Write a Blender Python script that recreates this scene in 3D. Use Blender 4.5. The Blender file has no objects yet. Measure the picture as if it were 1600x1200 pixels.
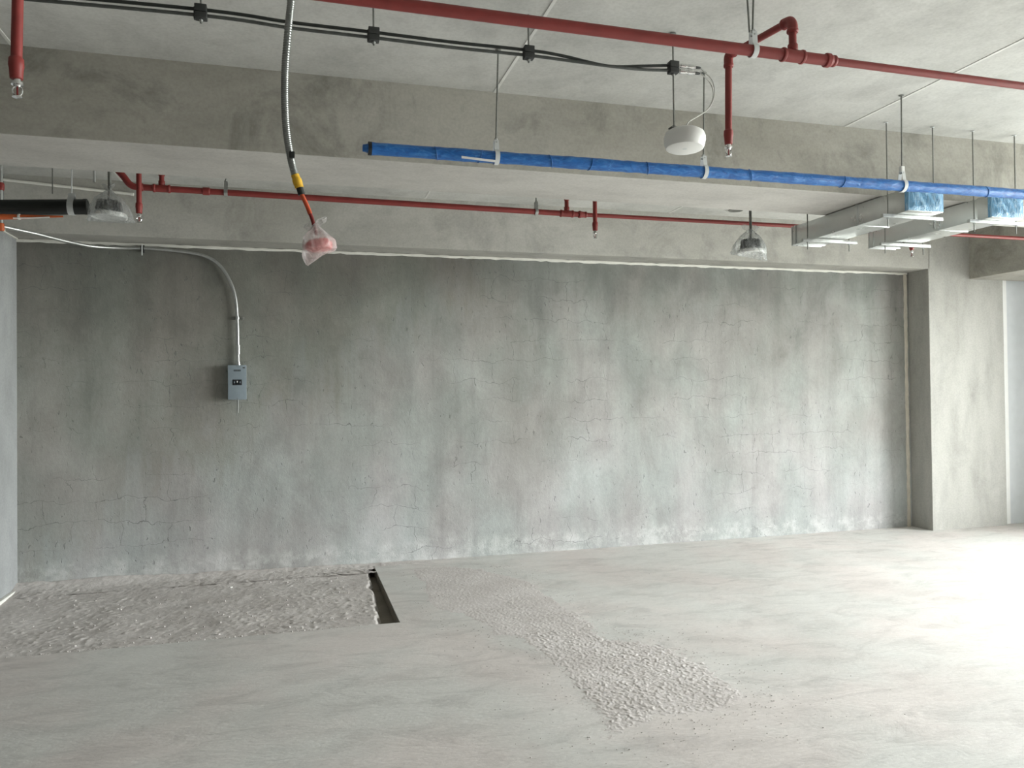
import bpy, bmesh, math, random
import numpy as np
from mathutils import Matrix, Vector
random.seed(4)
SC = bpy.context.scene
COL = SC.collection

# ------------------------------------------------------------------ camera
yaw, pitch, roll = map(math.radians, (15.6697, 0.7255, -0.62796))
fw = Vector((math.sin(yaw)*math.cos(pitch), math.cos(yaw)*math.cos(pitch), math.sin(pitch)))
r0 = Vector((math.cos(yaw), -math.sin(yaw), 0)); u0 = r0.cross(fw)
rt = math.cos(roll)*r0 + math.sin(roll)*u0
up = -math.sin(roll)*r0 + math.cos(roll)*u0
cd = bpy.data.cameras.new('camera'); cam = bpy.data.objects.new('camera', cd); COL.objects.link(cam)
m = Matrix.Identity(4)
for i in range(3):
    m[i][0], m[i][1], m[i][2] = rt[i], up[i], -fw[i]
m[0][3], m[1][3], m[2][3] = 0, 0, 1.65
cam.matrix_world = m
cd.sensor_width = 36; cd.lens = 1203.88/1600*36; cd.clip_start = .05
SC.camera = cam

# ------------------------------------------------------------------ light
SKY_STRENGTH = 45.5
SC.view_settings.view_transform = 'Standard'; SC.view_settings.look = 'None'
SC.view_settings.gamma = 1.0; SC.view_settings.use_curve_mapping = False
SC.view_settings.exposure = 0.0
SC.cycles.use_denoising = True
SC.cycles.max_bounces = 10; SC.cycles.diffuse_bounces = 7
SC.cycles.transparent_max_bounces = 16
SC.cycles.sample_clamp_indirect = 8
w = bpy.data.worlds.new('overcast_sky'); SC.world = w; w.use_nodes = True
nt = w.node_tree; nt.nodes.clear()
wo = nt.nodes.new('ShaderNodeOutputWorld'); bg = nt.nodes.new('ShaderNodeBackground')
tc = nt.nodes.new('ShaderNodeTexCoord'); sx = nt.nodes.new('ShaderNodeSeparateXYZ'); rp = nt.nodes.new('ShaderNodeValToRGB')
mr = nt.nodes.new('ShaderNodeMapRange'); mr.inputs[1].default_value = -1; mr.inputs[2].default_value = 1
e = rp.color_ramp.elements
e[0].position = .30; e[0].color = (.36, .36, .34, 1)          # paved ground and buildings below the horizon
e[1].position = .60; e[1].color = (.98, .975, 1, 1)             # overcast sky
x = e.new(.495); x.color = (.42, .42, .405, 1)
x = e.new(.515); x.color = (.87, .865, .88, 1)
nt.links.new(tc.outputs['Generated'], sx.inputs[0]); nt.links.new(sx.outputs[2], mr.inputs[0])
nt.links.new(mr.outputs[0], rp.inputs[0]); nt.links.new(rp.outputs[0], bg.inputs[0])
bg.inputs[1].default_value = SKY_STRENGTH
nt.links.new(bg.outputs[0], wo.inputs[0])
# sampling portal over the window wall (emits nothing itself)
pl = bpy.data.lights.new('window_portal', 'AREA'); pl.shape = 'RECTANGLE'; pl.size = 3.54; pl.size_y = 6.8
pl.cycles.is_portal = True
po = bpy.data.objects.new('window_portal', pl); COL.objects.link(po)
po.location = (9.97, 2.65, 1.77); po.rotation_euler = (0, math.radians(90), 0)

# ------------------------------------------------------------------ material helpers
def mat(name):
    mt = bpy.data.materials.new(name); mt.use_nodes = True
    n = mt.node_tree; b = n.nodes['Principled BSDF']
    return mt, n, b
def N(n, t, **k):
    o = n.nodes.new(t)
    for a, v in k.items(): setattr(o, a, v)
    return o
def L(n, a, b): n.links.new(a, b)
def noise(n, vec, scale, detail=4, rough=.55, dist=0.0):
    o = N(n, 'ShaderNodeTexNoise'); o.inputs['Scale'].default_value = scale; o.inputs['Detail'].default_value = detail
    o.inputs['Roughness'].default_value = rough; o.inputs['Distortion'].default_value = dist
    L(n, vec, o.inputs['Vector']); return o.outputs['Fac']
def mapping(n, vec, sc=(1, 1, 1), loc=(0, 0, 0), rot=(0, 0, 0)):
    o = N(n, 'ShaderNodeMapping'); o.inputs['Scale'].default_value = sc; o.inputs['Location'].default_value = loc; o.inputs['Rotation'].default_value = rot
    L(n, vec, o.inputs['Vector']); return o.outputs[0]
def ramp(n, fac, stops, interp='LINEAR'):
    o = N(n, 'ShaderNodeValToRGB'); o.color_ramp.interpolation = interp; el = o.color_ramp.elements
    while len(el) < len(stops): el.new(.5)
    for q, (p, c) in zip(el, stops):
        q.position = p; q.color = (c, c, c, 1) if not hasattr(c, '__len__') else (*c, 1)
    L(n, fac, o.inputs[0]); return o.outputs[0]
def mix(n, a, b, fac, mode='MIX'):
    o = N(n, 'ShaderNodeMix', data_type='RGBA', blend_type=mode); o.clamp_factor = True
    for v, s in ((fac, o.inputs[0]), (a, o.inputs[6]), (b, o.inputs[7])):
        if isinstance(v, (int, float)): s.default_value = v
        elif isinstance(v, tuple): s.default_value = (*v, 1)
        else: L(n, v, s)
    return o.outputs[2]
def math_(n, op, a, b=0.0, c=None):
    o = N(n, 'ShaderNodeMath', operation=op)
    for v, s in ((a, o.inputs[0]), (b, o.inputs[1])) + (((c, o.inputs[2]),) if c is not None else ()):
        if isinstance(v, (int, float)): s.default_value = v
        else: L(n, v, s)
    return o.outputs[0]
def bump(n, b, h, strength=.3, dist=.01, normal=None):
    o = N(n, 'ShaderNodeBump'); o.inputs['Strength'].default_value = strength; o.inputs['Distance'].default_value = dist
    L(n, h, o.inputs['Height'])
    if normal is not None: L(n, normal, o.inputs['Normal'])
    L(n, o.outputs[0], b.inputs['Normal']); return o.outputs[0]
def objco(n): return N(n, 'ShaderNodeTexCoord').outputs['Object']

def concrete(name, c0, c1, seed=0, streak=(1, 1, 1), rough=.85, fine=.12, spec=.25, stain=.0):
    """poured concrete: cloudy tone between two colours, small stains, faint relief"""
    mt, n, b = mat(name); co = mapping(n, objco(n), loc=(seed*3.1, seed*1.7, seed))
    big = noise(n, mapping(n, co, streak), .9, 6, .6, .4)
    mid = noise(n, mapping(n, co, streak), 4.5, 6, .65)
    sm = noise(n, co, 55, 4, .6)
    c = mix(n, c0, c1, ramp(n, big, [(.32, 0), (.68, 1)]))
    c = mix(n, c, ramp(n, mid, [(.3, .72), (.55, 1.0), (.8, 1.08)]), .55, 'MULTIPLY')
    c = mix(n, c, ramp(n, sm, [(.3, .82), (.6, 1.05)]), .5, 'MULTIPLY')
    if stain:
        st = noise(n, mapping(n, co, (1, 1, .8), (3, seed, 5)), 2.1, 7, .68, .6)
        c = mix(n, c, ramp(n, st, [(.33, 1-stain), (.47, 1.0), (.62, 1.0), (.74, 1+stain*.5)]), 1.0, 'MULTIPLY')
    L(n, c, b.inputs['Base Color']); b.inputs['Roughness'].default_value = rough
    b.inputs['Specular IOR Level'].default_value = spec
    h = math_(n, 'ADD', math_(n, 'MULTIPLY', mid, .8), math_(n, 'MULTIPLY', sm, .35))
    bump(n, b, h, fine, .012)
    return mt

def plain(name, col, rough=.5, metal=0.0, var=.12, scale=30, spec=.5, bumpy=0.0, coat=0.0):
    mt, n, b = mat(name); co = objco(n)
    f = noise(n, co, scale, 4, .6)
    c = mix(n, tuple(v*(1-var) for v in col), tuple(min(1, v*(1+var)) for v in col), ramp(n, f, [(.3, 0), (.7, 1)]))
    L(n, c, b.inputs['Base Color'])
    L(n, math_(n, 'MULTIPLY_ADD', f, .25, rough-.12), b.inputs['Roughness'])
    b.inputs['Metallic'].default_value = metal; b.inputs['Specular IOR Level'].default_value = spec
    b.inputs['Coat Weight'].default_value = coat
    if bumpy: bump(n, b, f, bumpy, .004)
    return mt

M = {}
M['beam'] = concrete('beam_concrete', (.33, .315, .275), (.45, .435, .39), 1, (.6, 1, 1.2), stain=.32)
M['soffit_lit'] = concrete('beam_soffit_lit_concrete', (.50, .485, .455), (.60, .585, .555), 6, (.5, 1, 1))  # underside paler than the sides: floor bounce light put into the colour
M['back_beam'] = concrete('back_beam_concrete', (.37, .36, .325), (.49, .48, .45), 9, (.5, 1, 1), stain=.2)
M['column'] = concrete('column_concrete', (.36, .355, .322), (.45, .445, .415), 2, (1.4, 1.4, .4), stain=.12)
M['slab'] = concrete('slab_concrete', (.50, .50, .475), (.62, .62, .595), 3, (1, .8, 1), stain=.12)
M['unseen_wall'] = concrete('bounce_cutting_wall', (.12, .12, .115), (.18, .18, .17), 8)  # unseen walls made dark to cut light bounced back into the room
M['side_wall'] = concrete('side_wall_plaster', (.28, .29, .285), (.37, .38, .385), 4, (1, 1, .6))
M['pit_shade'] = concrete('pit_shade_concrete', (.17, .15, .12), (.25, .225, .185), 5)  # kept dark so the colour carries the shade of the recess
M['red'] = plain('red_paint', (.235, .034, .030), .5, 0, .12, 12, .45)
M['galv'] = plain('galvanised_steel', (.50, .51, .50), .38, .85, .10, 40)
M['duct'] = plain('galvanised_sheet', (.64, .66, .65), .30, .9, .05, 9)
M['flex'] = plain('flexible_steel', (.30, .31, .30), .34, .85, .10, 40)
M['steel'] = plain('dull_steel_rod', (.23, .235, .22), .5, .7, .15, 60)
M['chrome'] = plain('chrome', (.75, .75, .74), .2, 1, .05, 30)
M['black'] = plain('black_rubber', (.012, .014, .013), .5, 0, .2, 25)
M['coax'] = plain('black_cable_jacket', (.02, .024, .021), .42, 0, .2, 25)
M['coax_dusty'] = plain('dusty_cable_jacket', (.06, .065, .06), .55, 0, .3, 18)
M['clamp'] = plain('dark_grey_plastic', (.035, .037, .036), .6, 0, .2, 40)
M['white'] = plain('white_plastic', (.78, .78, .76), .4, 0, .03, 8)
M['strap'] = plain('pale_grey_strap', (.66, .68, .68), .4, 0, .05, 20)
M['caulk'] = plain('white_caulk', (.74, .73, .68), .7, 0, .08, 9, .3, .3)
M['joint'] = plain('joint_filler', (.68, .68, .65), .8, 0, .08, 9, .3)
M['beige'] = plain('beige_caulk', (.60, .56, .48), .7, 0, .1, 9, .3, .3)
M['panel'] = plain('grey_blue_enamel', (.225, .27, .30), .4, 0, .05, 20)
M['dark'] = plain('black_label', (.02, .022, .025), .5, 0, .1, 40)
M['yellow'] = plain('yellow_tape', (.72, .42, .03), .45, 0, .12, 50)
M['orange'] = plain('orange_red_cable', (.55, .085, .03), .45, 0, .15, 40)
M['deep_red'] = plain('dark_red_cable', (.22, .02, .02), .45, 0, .15, 40)
M['orange_pipe'] = plain('orange_pipe', (.52, .11, .03), .5, 0, .12, 20)
M['detector_red'] = plain('red_dust_cover', (.62, .07, .06), .4, 0, .08, 20)
M['frame'] = plain('window_frame_paint', (.55, .57, .58), .4, .1, .04, 10)
M['sink'] = plain('black_heat_sink', (.03, .034, .034), .45, .4, .2, 30)
M['breaker'] = plain('breaker_black', (.012, .014, .018), .35, 0, .1, 40)
M['jumper'] = plain('grey_jumper_cable', (.55, .55, .52), .4, 0, .08, 40)

def film_blue():
    mt, n, b = mat('blue_film'); co = objco(n)
    cr = noise(n, mapping(n, co, (9, 26, 26)), 1.6, 5, .6, 1.4)
    c = ramp(n, cr, [(.25, (.007, .065, .25)), (.52, (.014, .135, .44)), (.75, (.07, .25, .56))])
    L(n, c, b.inputs['Base Color']); b.inputs['Roughness'].default_value = .33
    bump(n, b, cr, .5, .01); return mt
def film_pale():
    mt, n, b = mat('pale_blue_film'); co = objco(n)
    cr = noise(n, mapping(n, co, (22, 22, 5)), 1.3, 5, .6, 1.8)
    c = ramp(n, cr, [(.25, (.05, .19, .36)), (.5, (.16, .36, .56)), (.72, (.42, .60, .74))])
    L(n, c, b.inputs['Base Color']); b.inputs['Roughness'].default_value = .25
    bump(n, b, cr, .8, .02); return mt
M['film'] = film_blue(); M['film_pale'] = film_pale()

def bag_mat(name, haze, tint):
    """thin polythene: mostly see-through, with a milky diffuse share and gloss on the creases"""
    mt = bpy.data.materials.new(name); mt.use_nodes = True; n = mt.node_tree; n.nodes.clear()
    out = N(n, 'ShaderNodeOutputMaterial'); co = objco(n)
    tr = N(n, 'ShaderNodeBsdfTransparent'); tl = N(n, 'ShaderNodeBsdfTranslucent'); df = N(n, 'ShaderNodeBsdfDiffuse'); gl = N(n, 'ShaderNodeBsdfGlossy')
    tr.inputs[0].default_value = (.95, .96, .96, 1); tl.inputs[0].default_value = (*tint, 1); df.inputs[0].default_value = (*tint, 1); gl.inputs['Roughness'].default_value = .18
    cr = noise(n, mapping(n, co, (24, 24, 9)), 1.5, 5, .6, 1.5)
    bp = N(n, 'ShaderNodeBump'); bp.inputs['Strength'].default_value = .7; bp.inputs['Distance'].default_value = .01; L(n, cr, bp.inputs['Height'])
    for s in (tl, df, gl): L(n, bp.outputs[0], s.inputs['Normal'])
    a = N(n, 'ShaderNodeMixShader'); L(n, tl.outputs[0], a.inputs[1]); L(n, df.outputs[0], a.inputs[2])
    b = N(n, 'ShaderNodeMixShader'); L(n, ramp(n, cr, [(.35, haze*.6), (.6, haze), (.75, min(1, haze*1.7))]), b.inputs[0]); L(n, tr.outputs[0], b.inputs[1]); L(n, a.outputs[0], b.inputs[2])
    fr = N(n, 'ShaderNodeFresnel'); fr.inputs[0].default_value = 1.4; L(n, bp.outputs[0], fr.inputs['Normal'])
    c = N(n, 'ShaderNodeMixShader'); L(n, math_(n, 'MULTIPLY', fr.outputs[0], .35), c.inputs[0]); L(n, b.outputs[0], c.inputs[1]); L(n, gl.outputs[0], c.inputs[2])
    L(n, c.outputs[0], out.inputs[0]); return mt
M['bag_clear'] = bag_mat('clear_polythene', .36, (.8, .82, .82))
M['bag_frost'] = bag_mat('frosted_polythene', .50, (.90, .87, .86))

def glass():
    mt = bpy.data.materials.new('window_glass'); mt.use_nodes = True; n = mt.node_tree; n.nodes.clear()
    out = N(n, 'ShaderNodeOutputMaterial'); tr = N(n, 'ShaderNodeBsdfTransparent'); gl = N(n, 'ShaderNodeBsdfGlossy'); gl.inputs['Roughness'].default_value = .02
    tr.inputs[0].default_value = (.93, .95, .94, 1)
    a = N(n, 'ShaderNodeMixShader'); fr = N(n, 'ShaderNodeFresnel'); fr.inputs[0].default_value = 1.3
    L(n, fr.outputs[0], a.inputs[0]); L(n, tr.outputs[0], a.inputs[1]); L(n, gl.outputs[0], a.inputs[2]); L(n, a.outputs[0], out.inputs[0]); return mt
M['glass'] = glass()

def back_wall_mat():
    mt, n, b = mat('rendered_block_wall'); co = objco(n)
    sep = N(n, 'ShaderNodeSeparateXYZ'); L(n, co, sep.inputs[0]); X, Z = sep.outputs[0], sep.outputs[2]
    big = noise(n, mapping(n, co, (1, 1, .8)), .75, 6, .6, .3)
    pat = noise(n, mapping(n, co, (1, 1, .7), (7, 0, 3)), 2.2, 6, .62, .5)
    strk = noise(n, mapping(n, co, (7, 7, .55)), 1.0, 5, .6, .2)
    fine = noise(n, mapping(n, co, (46, 46, 26)), 1.0, 6, .72)
    c = mix(n, (.262, .262, .245), (.375, .378, .368), ramp(n, big, [(.32, 0), (.68, 1)]))
    c = mix(n, c, ramp(n, pat, [(.28, .74), (.5, .97), (.72, 1.12)]), .75, 'MULTIPLY')
    c = mix(n, c, ramp(n, strk, [(.3, .84), (.5, 1.0), (.7, 1.06)]), .6, 'MULTIPLY')
    # reddish and greenish curing stains
    hue = noise(n, mapping(n, co, (1, 1, .6), (2, 5, 9)), 1.5, 4, .5)
    c = mix(n, c, mix(n, (.965, 1.015, .975), (1.03, .99, .965), ramp(n, hue, [(.4, 0), (.6, 1)])), .8, 'MULTIPLY')
    # shade under the beam painted in, with grime; lime bloom low on the wall
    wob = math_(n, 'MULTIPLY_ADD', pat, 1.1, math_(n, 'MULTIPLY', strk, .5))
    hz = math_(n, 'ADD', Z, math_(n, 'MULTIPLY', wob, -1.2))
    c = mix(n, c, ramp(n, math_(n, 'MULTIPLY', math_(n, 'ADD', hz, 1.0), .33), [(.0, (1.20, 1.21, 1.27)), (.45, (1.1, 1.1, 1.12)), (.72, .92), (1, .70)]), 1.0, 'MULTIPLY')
    shade_stain = math_(n, 'ADD', math_(n, 'MULTIPLY', X, -.16), math_(n, 'MULTIPLY_ADD', Z, .22, math_(n, 'MULTIPLY', math_(n, 'ADD', pat, strk), .55)))  # light falloff towards the upper left painted in, with ragged staining
    c = mix(n, c, (.80, .79, .755), ramp(n, shade_stain, [(.88, 0), (1.08, 1)]), 'MULTIPLY')
    lime = math_(n, 'MULTIPLY', ramp(n, math_(n, 'ADD', Z, math_(n, 'MULTIPLY', strk, -.22)), [(.02, 1), (.12, 0)]), ramp(n, noise(n, co, 7, 6, .75), [(.46, 0), (.62, 1)]))
    c = mix(n, c, (.70, .71, .69), math_(n, 'MULTIPLY', lime, .38))
    # shrinkage cracks over the block joints
    wv = N(n, 'ShaderNodeTexNoise'); wv.inputs['Scale'].default_value = 5; wv.inputs['Detail'].default_value = 4; L(n, co, wv.inputs['Vector'])
    off = N(n, 'ShaderNodeVectorMath', operation='MULTIPLY_ADD'); L(n, wv.outputs['Color'], off.inputs[0]); off.inputs[1].default_value = (.2, 0, .2); L(n, co, off.inputs[2])
    s2 = N(n, 'ShaderNodeSeparateXYZ'); L(n, off.outputs[0], s2.inputs[0]); cb = N(n, 'ShaderNodeCombineXYZ'); L(n, s2.outputs[0], cb.inputs[0]); L(n, s2.outputs[2], cb.inputs[1])
    br = N(n, 'ShaderNodeTexBrick'); br.inputs['Scale'].default_value = 1; br.inputs['Brick Width'].default_value = .41; br.inputs['Row Height'].default_value = .21
    br.inputs['Mortar Size'].default_value = .0026; br.inputs['Mortar Smooth'].default_value = .3; L(n, cb.outputs[0], br.inputs['Vector'])
    crack = math_(n, 'MULTIPLY', br.outputs['Fac'], ramp(n, noise(n, co, 1.9, 3, .5), [(.48, 0), (.60, 1)]))
    # trowel nicks and pinholes
    nick = ramp(n, noise(n, mapping(n, co, (42, 42, 17), rot=(0, .35, 0)), 1.0, 2, .5, .6), [(.665, 0), (.72, 1)])
    nick = math_(n, 'MULTIPLY', nick, ramp(n, noise(n, co, 2.6, 3, .6), [(.38, 0), (.56, 1)]))
    c = mix(n, c, ramp(n, fine, [(.3, .86), (.65, 1.06)]), .6, 'MULTIPLY')
    c = mix(n, c, (.10, .105, .10), math_(n, 'MULTIPLY', crack, .58))
    c = mix(n, c, (.11, .115, .11), math_(n, 'MULTIPLY', nick, .55))
    L(n, c, b.inputs['Base Color']); b.inputs['Roughness'].default_value = .82; b.inputs['Specular IOR Level'].default_value = .3
    h = math_(n, 'ADD', math_(n, 'MULTIPLY', fine, .7), math_(n, 'MULTIPLY', pat, 1.2))
    h = math_(n, 'SUBTRACT', h, math_(n, 'ADD', math_(n, 'MULTIPLY', crack, .6), math_(n, 'MULTIPLY', nick, .9)))
    bump(n, b, h, .38, .01); return mt
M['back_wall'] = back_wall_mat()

def floor_mat():
    mt, n, b = mat('floated_screed'); co = objco(n)
    big = noise(n, mapping(n, co, (1, .8, 1)), .7, 6, .6, .5)
    mid = noise(n, mapping(n, co, (1.0, 2.2, 1), rot=(0, 0, .25)), 2.6, 7, .66, .8)
    fine = noise(n, mapping(n, co, (26, 60, 40), rot=(0, 0, .25)), 1, 5, .7, .6)
    c = mix(n, (.565, .545, .525), (.665, .65, .63), ramp(n, big, [(.32, 0), (.66, 1)]))
    c = mix(n, c, ramp(n, mid, [(.30, .74), (.5, 1.0), (.72, 1.10)]), .7, 'MULTIPLY')
    pk = noise(n, mapping(n, co, loc=(4, 8, 0)), 1.1, 4, .5)
    c = mix(n, c, mix(n, (.985, 1.01, .99), (1.04, .985, .965), ramp(n, pk, [(.42, 0), (.62, 1)])), .7, 'MULTIPLY')
    c = mix(n, c, ramp(n, fine, [(.3, .84), (.62, 1.06)]), .55, 'MULTIPLY')
    L(n, c, b.inputs['Base Color']); b.inputs['Roughness'].default_value = .72; b.inputs['Specular IOR Level'].default_value = .3
    h = math_(n, 'ADD', math_(n, 'MULTIPLY', fine, .5), math_(n, 'MULTIPLY', mid, 1.3))
    bump(n, b, h, .30, .012); return mt
M['floor'] = floor_mat()
def mortar_mat(name, c0, c1):
    mt, n, b = mat(name); co = objco(n)
    f = noise(n, co, 45, 5, .7); g = noise(n, co, 3, 4, .6)
    c = mix(n, c0, c1, ramp(n, g, [(.35, 0), (.65, 1)]))
    c = mix(n, c, ramp(n, f, [(.3, .78), (.6, 1.07)]), .7, 'MULTIPLY')
    L(n, c, b.inputs['Base Color']); b.inputs['Roughness'].default_value = .95; b.inputs['Specular IOR Level'].default_value = .1
    bump(n, b, f, .35, .01); return mt
M['mortar'] = mortar_mat('dried_mortar', (.57, .532, .51), (.66, .622, .602))
M['sand'] = mortar_mat('sandy_fill', (.54, .505, .48), (.64, .605, .58))

# ------------------------------------------------------------------ mesh helpers
class MB:
    def __init__(s): s.v = []; s.f = []
    def add(s, v, f):
        k = len(s.v); s.v += [tuple(p) for p in v]; s.f += [tuple(i+k for i in q) for q in f]; return s
    def box(s, a, b, bev=0.0):
        bm = bmesh.new(); r = bmesh.ops.create_cube(bm, size=1)
        for v in r['verts']:
            v.co = Vector([(a[i]+b[i])/2 + v.co[i]*(b[i]-a[i]) for i in range(3)])
        if bev: bmesh.ops.bevel(bm, geom=bm.edges[:], offset=bev, segments=2, affect='EDGES', profile=.6)
        bm.verts.index_update(); s.add([v.co for v in bm.verts], [[v.index for v in f.verts] for f in bm.faces]); bm.free(); return s
    def tube(s, pts, r, seg=16, caps=True):
        P = [Vector(p) for p in pts]; R = r if hasattr(r, '__len__') else [r]*len(P)
        T = []
        for i in range(len(P)):
            a = P[max(0, i-1)]; c = P[min(len(P)-1, i+1)]; d = (c-a)
            T.append(d.normalized() if d.length > 1e-9 else (T[-1] if T else Vector((0, 0, 1))))
        n = T[0].orthogonal().normalized(); V = []; F = []
        for i, p in enumerate(P):
            n = (n - T[i]*n.dot(T[i])).normalized(); bn = T[i].cross(n)
            for k in range(seg):
                t = 2*math.pi*k/seg; V.append(p + (n*math.cos(t)+bn*math.sin(t))*R[i])
        for i in range(len(P)-1):
            for k in range(seg):
                a = i*seg+k; c = i*seg+(k+1) % seg; F.append((a, c, c+seg, a+seg))
        if caps:
            F.append(tuple(reversed(range(seg)))); F.append(tuple(range((len(P)-1)*seg, len(P)*seg)))
        return s.add(V, F)
    def lathe(s, prof, origin, axis=(0, 0, 1), seg=32):
        """prof: (radius, height along axis)"""
        ax = Vector(axis).normalized(); o = Vector(origin)
        pts = [o + ax*h for _, h in prof]; n = ax.orthogonal().normalized(); bn = ax.cross(n); V = []; F = []
        for (r, h), p in zip(prof, pts):
            for k in range(seg):
                t = 2*math.pi*k/seg; V.append(p + (n*math.cos(t)+bn*math.sin(t))*max(r, 1e-5))
        for i in range(len(prof)-1):
            for k in range(seg):
                a = i*seg+k; c = i*seg+(k+1) % seg; F.append((a, c, c+seg, a+seg))
        F.append(tuple(reversed(range(seg)))); F.append(tuple(range((len(prof)-1)*seg, len(prof)*seg)))
        return s.add(V, F)
    def build(s, name, material, parent=None, smooth=True, ang=35):
        me = bpy.data.meshes.new(name); off = parent_loc(parent)
        me.from_pydata([(p[0]-off[0], p[1]-off[1], p[2]-off[2]) for p in s.v], [], s.f); me.validate()
        bm = bmesh.new(); bm.from_mesh(me); bmesh.ops.recalc_face_normals(bm, faces=bm.faces[:]); bm.to_mesh(me); bm.free()
        if smooth:
            me.polygons.foreach_set('use_smooth', [True]*len(me.polygons)); me.set_sharp_from_angle(angle=math.radians(ang))
        me.materials.append(material)
        o = bpy.data.objects.new(name, me); COL.objects.link(o)
        if parent is not None: o.parent = parent
        return o
def parent_loc(p):
    t = Vector((0, 0, 0))
    while p is not None: t += p.location; p = p.parent
    return t
def thing(name, label, cat, loc, group=None):
    o = bpy.data.objects.new(name, None); COL.objects.link(o); o.location = loc; o.empty_display_size = .1
    o['label'] = label; o['category'] = cat
    if group: o['group'] = group
    return o
def tag(o, label=None, cat=None, group=None, kind=None):
    for k, v in (('label', label), ('category', cat), ('group', group), ('kind', kind)):
        if v: o[k] = v
    return o
def struct(name, mb, material, label, cat, parent=None, smooth=False):
    o = mb.build(name, material, parent, smooth)
    if parent is None: tag(o, label, cat, kind='structure')
    return o
def bez(pts, n=12):
    """smooth curve through points (Catmull-Rom)"""
    P = [Vector(p) for p in pts]; P = [P[0]*2-P[1]] + P + [P[-1]*2-P[-2]]; out = []
    for i in range(1, len(P)-2):
        for k in range(n):
            t = k/n; a, b, c, d = P[i-1], P[i], P[i+1], P[i+2]
            out.append(.5*((2*b)+(c-a)*t+(2*a-5*b+4*c-d)*t*t+(3*b-a-3*c+d)*t**3))
    out.append(P[-2]); return out
def vn(x, y, seed=0.0):
    ix = np.floor(x); iy = np.floor(y); fx = x-ix; fy = y-iy; fx = fx*fx*(3-2*fx); fy = fy*fy*(3-2*fy)
    def h(a, b):
        s = np.sin(a*127.1+b*311.7+seed*74.7)*43758.5453; return s-np.floor(s)
    return (h(ix, iy)*(1-fx)+h(ix+1, iy)*fx)*(1-fy)+(h(ix, iy+1)*(1-fx)+h(ix+1, iy+1)*fx)*fy
def fbm(x, y, seed=0.0, oct=4, g=.5):
    a = 1; t = 0; s = 0
    for k in range(oct): t = t+a*vn(x*2**k, y*2**k, seed+k*3.3); s += a; a *= g
    return t/s
def heightfield(name, x0, x1, y0, y1, step, fn, material):
    nx = int((x1-x0)/step)+1; ny = int((y1-y0)/step)+1
    X, Y = np.meshgrid(np.linspace(x0, x1, nx), np.linspace(y0, y1, ny)); X = X.ravel(); Y = Y.ravel()
    X2, Y2, Z, keep = fn(X, Y)
    idx = np.arange(nx*ny).reshape(ny, nx)
    q = np.stack([idx[:-1, :-1].ravel(), idx[:-1, 1:].ravel(), idx[1:, 1:].ravel(), idx[1:, :-1].ravel()], 1)
    q = q[keep[q].any(1)]
    used = np.unique(q); rem = np.full(nx*ny, -1); rem[used] = np.arange(len(used)); q = rem[q]
    me = bpy.data.meshes.new(name); me.from_pydata(np.stack([X2, Y2, Z], 1)[used].tolist(), [], q.tolist())
    me.polygons.foreach_set('use_smooth', [True]*len(me.polygons)); me.materials.append(material)
    o = bpy.data.objects.new(name, me); COL.objects.link(o); return o
def polydist(X, Y, poly):
    """signed distance, positive inside"""
    P = np.array(poly); d = np.full(X.shape, 1e9); ins = np.zeros(X.shape, bool)
    for i in range(len(P)):
        a = P[i]; b = P[(i+1) % len(P)]; e = b-a; t = np.clip(((X-a[0])*e[0]+(Y-a[1])*e[1])/(e@e), 0, 1)
        d = np.minimum(d, np.hypot(X-a[0]-t*e[0], Y-a[1]-t*e[1]))
        c = ((a[1] > Y) != (b[1] > Y)) & (X < (b[0]-a[0])*(Y-a[1])/(b[1]-a[1]+1e-12)+a[0]); ins ^= c
    return np.where(ins, d, -d)

# ------------------------------------------------------------------ structure
CEIL, BOT = 3.54, 3.06
XL, XW, YB, YF = -2.35, 9.8, 7.66, -6.0
XD = -13.0                                     # unseen floor plate added to the left so bounced light drains away
PX, PY0, PY1, PD = .716, 5.63, 7.545, .085         # the sunken strip in the floor
f = MB()
f.box((XD-.3, YF, -.3), (XW+.2, PY0, 0)); f.box((PX, PY0, -.3), (XW+.2, PY1, 0)); f.box((XL-.3, PY1, -.3), (XW+.2, YB+.3, 0)); f.box((XD-.3, PY0, -.3), (XL-.25, YB+.3, 0))
struct('floor', f, M['floor'], 'pale floated concrete floor with worn cloudy patches', 'floor')
pb = MB().box((XL-.3, PY0, -.3), (PX, PY1, -PD)); pb.box((PX-.006, PY0, -PD), (PX-.0005, PY1, -.012)); pb.box((XL, PY1-.006, -PD), (PX-.006, PY1-.0005, -.012)); struct('floor_recess', pb, M['pit_shade'], 'sunken strip bottom and sides, recess shade put into the dark concrete colour', 'floor')  # thin dark liner strips added to paint the shade inside the recess
struct('ceiling', MB().box((XD-.3, YF, CEIL), (XW+1.3, YB+.3, CEIL+.2)), M['slab'], 'smooth grey concrete ceiling slab', 'ceiling')  # runs past the window as an unseen overhang added to cut sky light
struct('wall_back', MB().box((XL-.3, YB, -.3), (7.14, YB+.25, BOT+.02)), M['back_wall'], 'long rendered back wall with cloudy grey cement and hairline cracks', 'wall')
struct('wall_left', MB().box((XL-.25, 5.6, -.3), (XL, YB, CEIL)), M['side_wall'], 'narrow strip of pale plastered side wall at the left edge', 'wall')
struct('wall_left_end', MB().box((XD-.25, YF, -.3), (XD, YB+.3, CEIL)), M['unseen_wall'], 'unseen dark wall added far off at the left to cut bounced light', 'wall')
struct('wall_back_left', MB().box((XD, YB, -.3), (XL-.25, YB+.25, CEIL)), M['unseen_wall'], 'unseen dark continuation of the back wall, added to cut bounced light', 'wall')
struct('wall_front', MB().box((XD-.3, YF-.25, -.3), (XW+.2, YF, CEIL)), M['unseen_wall'], 'unseen wall at the open end of the room, darkened to cut bounce', 'wall')
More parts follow.
